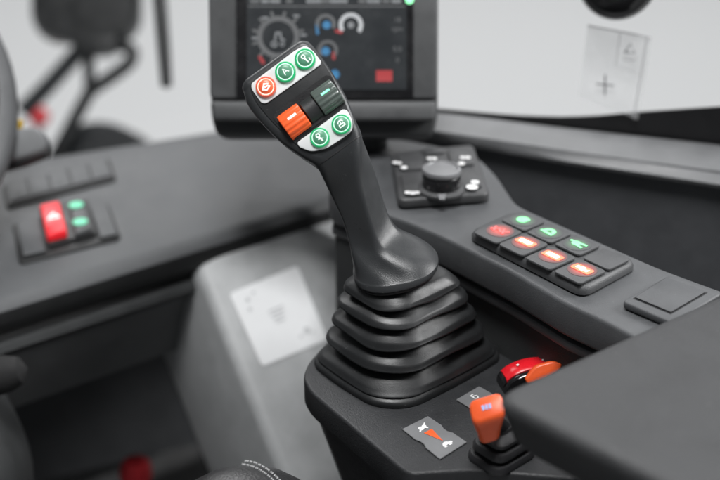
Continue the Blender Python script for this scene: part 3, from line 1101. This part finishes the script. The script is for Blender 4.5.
# ================================================================== JOYSTICK
js = thing('joystick', 'black multi-function joystick with lit buttons, rollers and ribbed rubber gaiter', 'joystick', V((.035, .747, .0005)))
# --- gaiter
AX0, AX1 = V((.0350, .747, 0)), V((.0285, .741, .080))
HL, HD_ = .045, .0565
lips = [(.615, .0660), (.705, .0540), (.79, .0390), (.875, .0235), (.975, .0070)]


def gring(s, z, rr=.42):
    c = AX0 + (AX1 - AX0) * (z / .08)
    b_ = HL * s
    ring = rrect(c, E2, E1 * -1, HD_ * s, HL * s, b_ * rr, 10, 6, (b_ * rr * 1.25, b_ * rr * .62, b_ * rr * 1.25, b_ * rr * .62))
    o_ = []
    for p in ring:                                # soft rubber: bowed sides, a little sag
        x, y = (p - c).dot(E2), (p - c).dot(E1)
        gx = 1 + .060 * max(0, 1 - (y / (HL * s)) ** 2)
        gy = 1 + .060 * max(0, 1 - (x / (HD_ * s)) ** 2)
        th = math.atan2(y, x)
        sag = (.0007 * math.sin(3 * th + z * 400) + .0005 * math.sin(5 * th - z * 230)) * min(1, max(0, (z - .004) / .01)) * min(1, max(0, (.074 - z) / .006))
        o_.append(c + E2 * x * gx + E1 * y * gy + Z * sag)
    return o_


seq = [(.30, .0770, .95), (.46, .0760, .8)]
for i, (L, zl) in enumerate(lips):
    s_in, zt, _ = seq[-1]
    for f in (.15, .3, .45, .6, .72, .83, .92):
        s = s_in + (L - s_in) * f
        z = zt + (zl + .0024 - zt) * (f ** 1.40)
        seq.append((s, z, .72 - .14 * f))
    rr = (.50, .56, .60, .60, .50)[i]
    seq += [(L * .980, zl + .0017, rr), (L * .995, zl + .0010, rr), (L, zl + .0003, rr), (L * .997, zl - .0004, rr), (L * .985, zl - .0006, rr)]
    if i < 4:
        seq += [(L * .92, zl + .0004, rr), (L * .82, zl + .0010, rr), (L * .755, zl + .0002, rr), (L * .745, zl - .0018, rr)]
seq += [(.992, .0050, .48), (1.008, .0036, .46), (1.010, .0020, .46), (1.010, .0006, .46)]
gt = build('gaiter', loft([gring(s, z, r) for s, z, r in seq]), 'rubber', js, smooth=75)

# --- grip: rounded sections swept from the base to the head
n3 = FWD * -1
a3 = (RIGHT * .81 + UP * .58).normalized()
b3 = (RIGHT * .58 - UP * .81).normalized()       # down the face
TF = .795
FO = pt(305, 102, TF)
KP = TF / FPX                                     # metres per photo pixel on the face
HDEP = .0165


def fpt(a, b, h=0.0):
    return FO + a3 * (a * KP) + b3 * (b * KP) + n3 * h


def rotv(v, axis, deg):
    return Matrix.Rotation(math.radians(deg), 3, axis) @ v


keys = []                                         # centre, X, Y, hw, hd, r


def head(b, a, hw, hd=HDEP, r=.0050, back=0.0):
    keys.append((fpt(a, b, -hd - back), a3, n3, hw * KP, hd, r))


head(59, -.5, 28.0, .0160, .0075, .0016)
head(46, -1.5, 32.0, .0163, .0060, .0003)
head(36, -2.0, 35.0)
head(20, -2.8, 39.6)
head(0, -3.6, 42.8)
head(-20, -4.2, 44.4)
head(-34, -4.0, 44.0)
head(-44, -2.5, 42.0, HDEP, .0055)


def key(px, py, t, xd, hw, hd, r, rot, ydir=None):
    X = (RIGHT * xd[0] + UP * xd[1]).normalized()
    Y = V(ydir).normalized() if ydir else n3
    ax_ = X.cross(Y).normalized()
    X, Y = rotv(X, ax_, rot), rotv(Y, ax_, rot)
    Y = (Y - X * Y.dot(X)).normalized()
    return (pt(px, py, t), X, Y, hw, hd, r)


low = [
    key(395.5, 273.8, .837, (.98, .20), .0268, .0245, .0235, 0, (0, -1, -.02)),
    key(395.5, 272.6, .837, (.98, .20), .0286, .0263, .0250, 0, (0, -1, -.02)),
    key(395.5, 270.0, .837, (.98, .20), .0297, .0272, .0255, 0, (0, -1, -.02)),
    key(395.5, 265.5, .837, (.98, .20), .0301, .0273, .0250, 2, (0, -1, -.02)),
    key(395.3, 263.0, .837, (.98, .20), .0297, .0268, .0245, 3, (0, -1, -.03)),
    key(393.0, 257.5, .836, (.98, .19), .0277, .0243, .0210, 8, (0, -1, -.06)),
    key(386.0, 249.5, .834, (.98, .19), .0232, .0204, .0150, 18, (0, -1, -.14)),
    key(375.5, 240.5, .832, (.97, .22), .0150, .0158, .0075, 30, (0, -.97, -.25)),
    key(370.0, 230.0, .831, (.96, .27), .0124, .0136, .0050, 38, (0, -.92, -.38)),
    key(363.5, 212.0, .828, (.945, .32), .0118, .0130, .0042, 38, (0, -.95, .05)),
    key(355.5, 190.0, .823, (.92, .40), .0132, .0136, .0044, 32),
    key(347.0, 169.0, .817, (.87, .48), .0152, .0152, .0060, 17),
]
keys = low + keys


def cr(a, b, c, d, t):
    return .5 * ((2 * b) + (c - a) * t + (2 * a - 5 * b + 4 * c - d) * t * t + (3 * b - a - 3 * c + d) * t ** 3)


rings = []
for i in range(len(keys) - 1):
    K = [keys[max(i - 1, 0)], keys[i], keys[i + 1], keys[min(i + 2, len(keys) - 1)]]
    for s in range(5):
        t = s / 5
        v = [cr(K[0][j], K[1][j], K[2][j], K[3][j], t) for j in range(6)]
        X = v[1].normalized()
        Y = (v[2] - X * v[2].dot(X)).normalized()
        rings.append(rrect(v[0], X, Y, v[3], v[4], v[5], 8, 6))
base_n = 45
for _ in range(10):                                # ease the flare into the neck
    new = [list(r) for r in rings]
    for i in range(20, 42):
        for k in range(len(rings[0])):
            new[i][k] = rings[i][k] * .5 + (rings[i - 1][k] + rings[i + 1][k]) * .25
    rings = new
# rounded top cap
for ang in range(0, 91, 10):
    s, c_ = math.sin(math.radians(ang)), math.cos(math.radians(ang))
    R_ = 10.0 * KP
    c0, hw, hd = keys[-1][0], keys[-1][3], keys[-1][4]
    rr = .0040
    rings.append(rrect(c0 - b3 * (R_ * s), a3, n3, hw - (1 - c_) * R_ * 1.15, hd - (1 - c_) * rr, max(.0055 * c_, .002) + .001, 8, 6))
gp = build('grip', loft(rings), 'grip', js, smooth=50)

# thin seam ring round the foot of the grip
sr = key(395.5, 274.0, .837, (.98, .20), .0283, .0260, .0245, 0, (0, -1, -.02))
build('seam_ring', loft([rrect(sr[0] + Z * -.0012, sr[1], sr[2], sr[3] * .98, sr[4] * .98, sr[5], 8, 6), rrect(sr[0] + Z * .0006, sr[1], sr[2], sr[3], sr[4], sr[5], 8, 6)]), 'black', js)

# moulding seam where the head shell meets the neck
sa = keys[len(low)]
build('shell_seam', loft([rrect(sa[0] + b3 * o_, a3, n3, sa[3] + e, sa[4] + e, sa[5], 8, 6) for o_, e in ((-.0006, -.0004), (-.00035, .00012), (.00035, .00012), (.0006, -.0004))], False), 'black', js)

# --- head face insert
ff = Frame(FO, a3, b3 * -1, n3, KP)               # y up the face


def fpoly(pts, h, r, seg=6):
    return round_poly([ff(x, y, h) for x, y in pts], r * KP, seg)


ins_pts = [(-36.5, 46.0), (-20, 49.5), (26, 50), (36, 46), (38.2, 30), (37.0, 5), (33, -20), (28.0, -42), (20, -53), (-8, -52.5), (-26, -45), (-33, -26), (-38.5, 5), (-40, 28)]
fi = build('face_insert', prism(fpoly(ins_pts, .0, 7), n3 * .0008, .0004, 2), 'grip_face', js)
up_ = [(-36, 41), (-33, 46), (22, 47.5), (33, 45.5), (36.5, 36), (36.5, 23), (34, 21), (-32, 21), (-36, 24)]
pl1 = build('upper_plate', prism(fpoly(up_, .0009, 4), n3 * .0009, .0004, 2), 'white_plate', js)
lo_ = [(-30, -28.5), (26, -28), (29.5, -31), (28.0, -42), (22, -51), (10, -51.5), (-10, -50.5), (-24, -44), (-31, -33)]
pl2 = build('lower_plate', prism(fpoly(lo_, .0009, 4.5), n3 * .0009, .0004, 2), 'white_plate', js)


def button(a, b, r, kind, plate):
    h = .0019
    c = ff(a, -b, h)
    g = kind == 'green'
    bt = build('button', lathe(c, n3, [(r * KP, -.0006), (r * KP, .0010), (r * .97 * KP, .0017), (r * .88 * KP, .0021), (r * .80 * KP, .0018), (r * .78 * KP, .0010)], 40), 'green_ring' if g else 'orange_ring', js)
    build('light_ring', ff.ring(a, -b, r * .72, r * .80, h + .0010, .0011, seg=40), 'halo_green' if g else 'halo_orange', bt)
    cp = build('cap', lathe(ff(a, -b, h + .0008), n3, [(r * .695 * KP, 0), (r * .69 * KP, .0013), (r * .62 * KP, .0018), (r * .3 * KP, .0021), (.00005, .0022)], 36), 'green_cap' if g else 'orange_cap', bt)
    return bt, h + .0031


b1, hh = button(-23, -34.5, 10.4, 'orange', pl1)
gi = Frame(ff(-23, 34.5), a3, b3 * -1, n3, KP)
build('icon', merge(gi.stroke([(-4, -1), (0, 3), (3.2, 1.2)], 1.5, hh, .0001), gi.stroke([(-4, -1), (-1, -3.6), (3.6, -2)], 1.3, hh, .00015), gi.stroke([(-1.4, 0), (2.2, -.6)], 1.6, hh, .0002)), 'icon_warm', b1)
b2, hh = button(1.5, -35.4, 10.4, 'green', pl1)
build('icon', ff.text('A', 1.5, 35.4, 9.5, hh, math.radians(14)), 'icon_white', b2)
b4, hh = button(25.0, -34.4, 10.4, 'green', pl1)


def spanner(a, b, hh, extra):
    gi = Frame(ff(a, -b), a3, b3 * -1, n3, KP)
    parts = [gi.ring(-.6, 2.4, 1.2, 2.3, hh, .0001, seg=20), gi.stroke([(-.4, .2), (.6, -4.4)], 1.2, hh, .00015)]
    if extra:
        parts.append(gi.stroke([(3.0, -1.6), (4.2, -2.2), (3.0, -4.0), (4.6, -4.2)], .7, hh, .0002))
    else:
        parts.append(gi.stroke([(-2.2, -1.0), (2.4, -2.6)], .8, hh, .0002))
    return merge(*parts)


build('icon', spanner(25.0, -34.4, hh, True), 'icon_white', b4)
b5, hh = button(-8.7, 37.8, 9.9, 'green', pl2)
build('icon', spanner(-8.7, 37.8, hh, False), 'icon_white', b5)
b6, hh = button(16.5, 39.5, 9.9, 'green', pl2)
gi = Frame(ff(16.5, -39.5), a3, b3 * -1, n3, KP)
build('icon', merge(gi.stroke([(-3, -2.6), (3, -2.6), (2.6, -.2), (-2.6, -.2)], .9, hh, .0001, True), gi.ring(0, .8, 2.4, 3.3, hh, .00015, 10, 170, 14), gi.stroke([(0, 0), (0, 3.6)], .8, hh, .0002)), 'icon_white', b6)

# rollers in their recess
rx = [(-37, 4), (-33, 14), (33, 15), (36.5, 10), (34.5, -22), (-30, -23.5), (-35, -14)]
build('roller_recess', prism(fpoly([(-35.5, 5), (-31, 9), (33, 9.5), (36, 6), (33, -23), (28, -25.5), (-29, -25.5), (-33, -20)], .0009, 3), n3 * .0004), 'black', js)


def roller(a, b, hw, m, mark, name):
    """A ribbed drum lying along the face's a axis, half sunk in the head."""
    R = 15.2 * KP
    sink = -.0026
    nseg = 72
    rings = []
    for x, k in ((-hw, .93), (-hw * .95, .985), (-hw * .86, 1.0), (hw * .86, 1.0), (hw * .95, .985), (hw, .93)):
        rg = []
        for i in range(nseg):
            th = 2 * math.pi * i / nseg
            rr = R * k * (1 - (.045 if i % 4 in (0, 1) else 0))
            rg.append(ff(a + x, -b, sink) + (b3 * math.sin(th) + n3 * math.cos(th)) * rr)
        rings.append(rg)
    dr = build(name, loft(rings), m, js, smooth=30)
    x0, x1 = a - hw * .34, a + hw * .46
    mk = []
    for x in (x0, x1):
        mk.append([ff(x, -b, sink) + (b3 * math.sin(th) + n3 * math.cos(th)) * rr for th, rr in ((-.25, R * .97), (-.25, R * 1.010), (-.32, R * 1.012), (-.40, R * 1.010), (-.40, R * .97))])
    build('lit_mark', loft(mk), mark, dr)
    return dr


roller(-20.0, 10.0, 12.2, 'orange_roller', 'lit_white', 'roller')
roller(21.0, 9.6, 12.2, 'smoke_roller', 'lit_mark', 'roller')
# black saddle between the rollers
rings = []
for x in (-6.8, -6.2, 6.8, 7.4):
    k = .88 if x in (-6.8, 7.4) else .95
    rings.append([ff(.6 + x, -10.0, -.0026) + (b3 * math.sin(t_) + n3 * math.cos(t_)) * (14.2 * KP * k) for t_ in [2 * math.pi * i / 40 for i in range(40)]])
build('roller_saddle', loft(rings), 'grip_face', js)

bpy.context.view_layer.update()
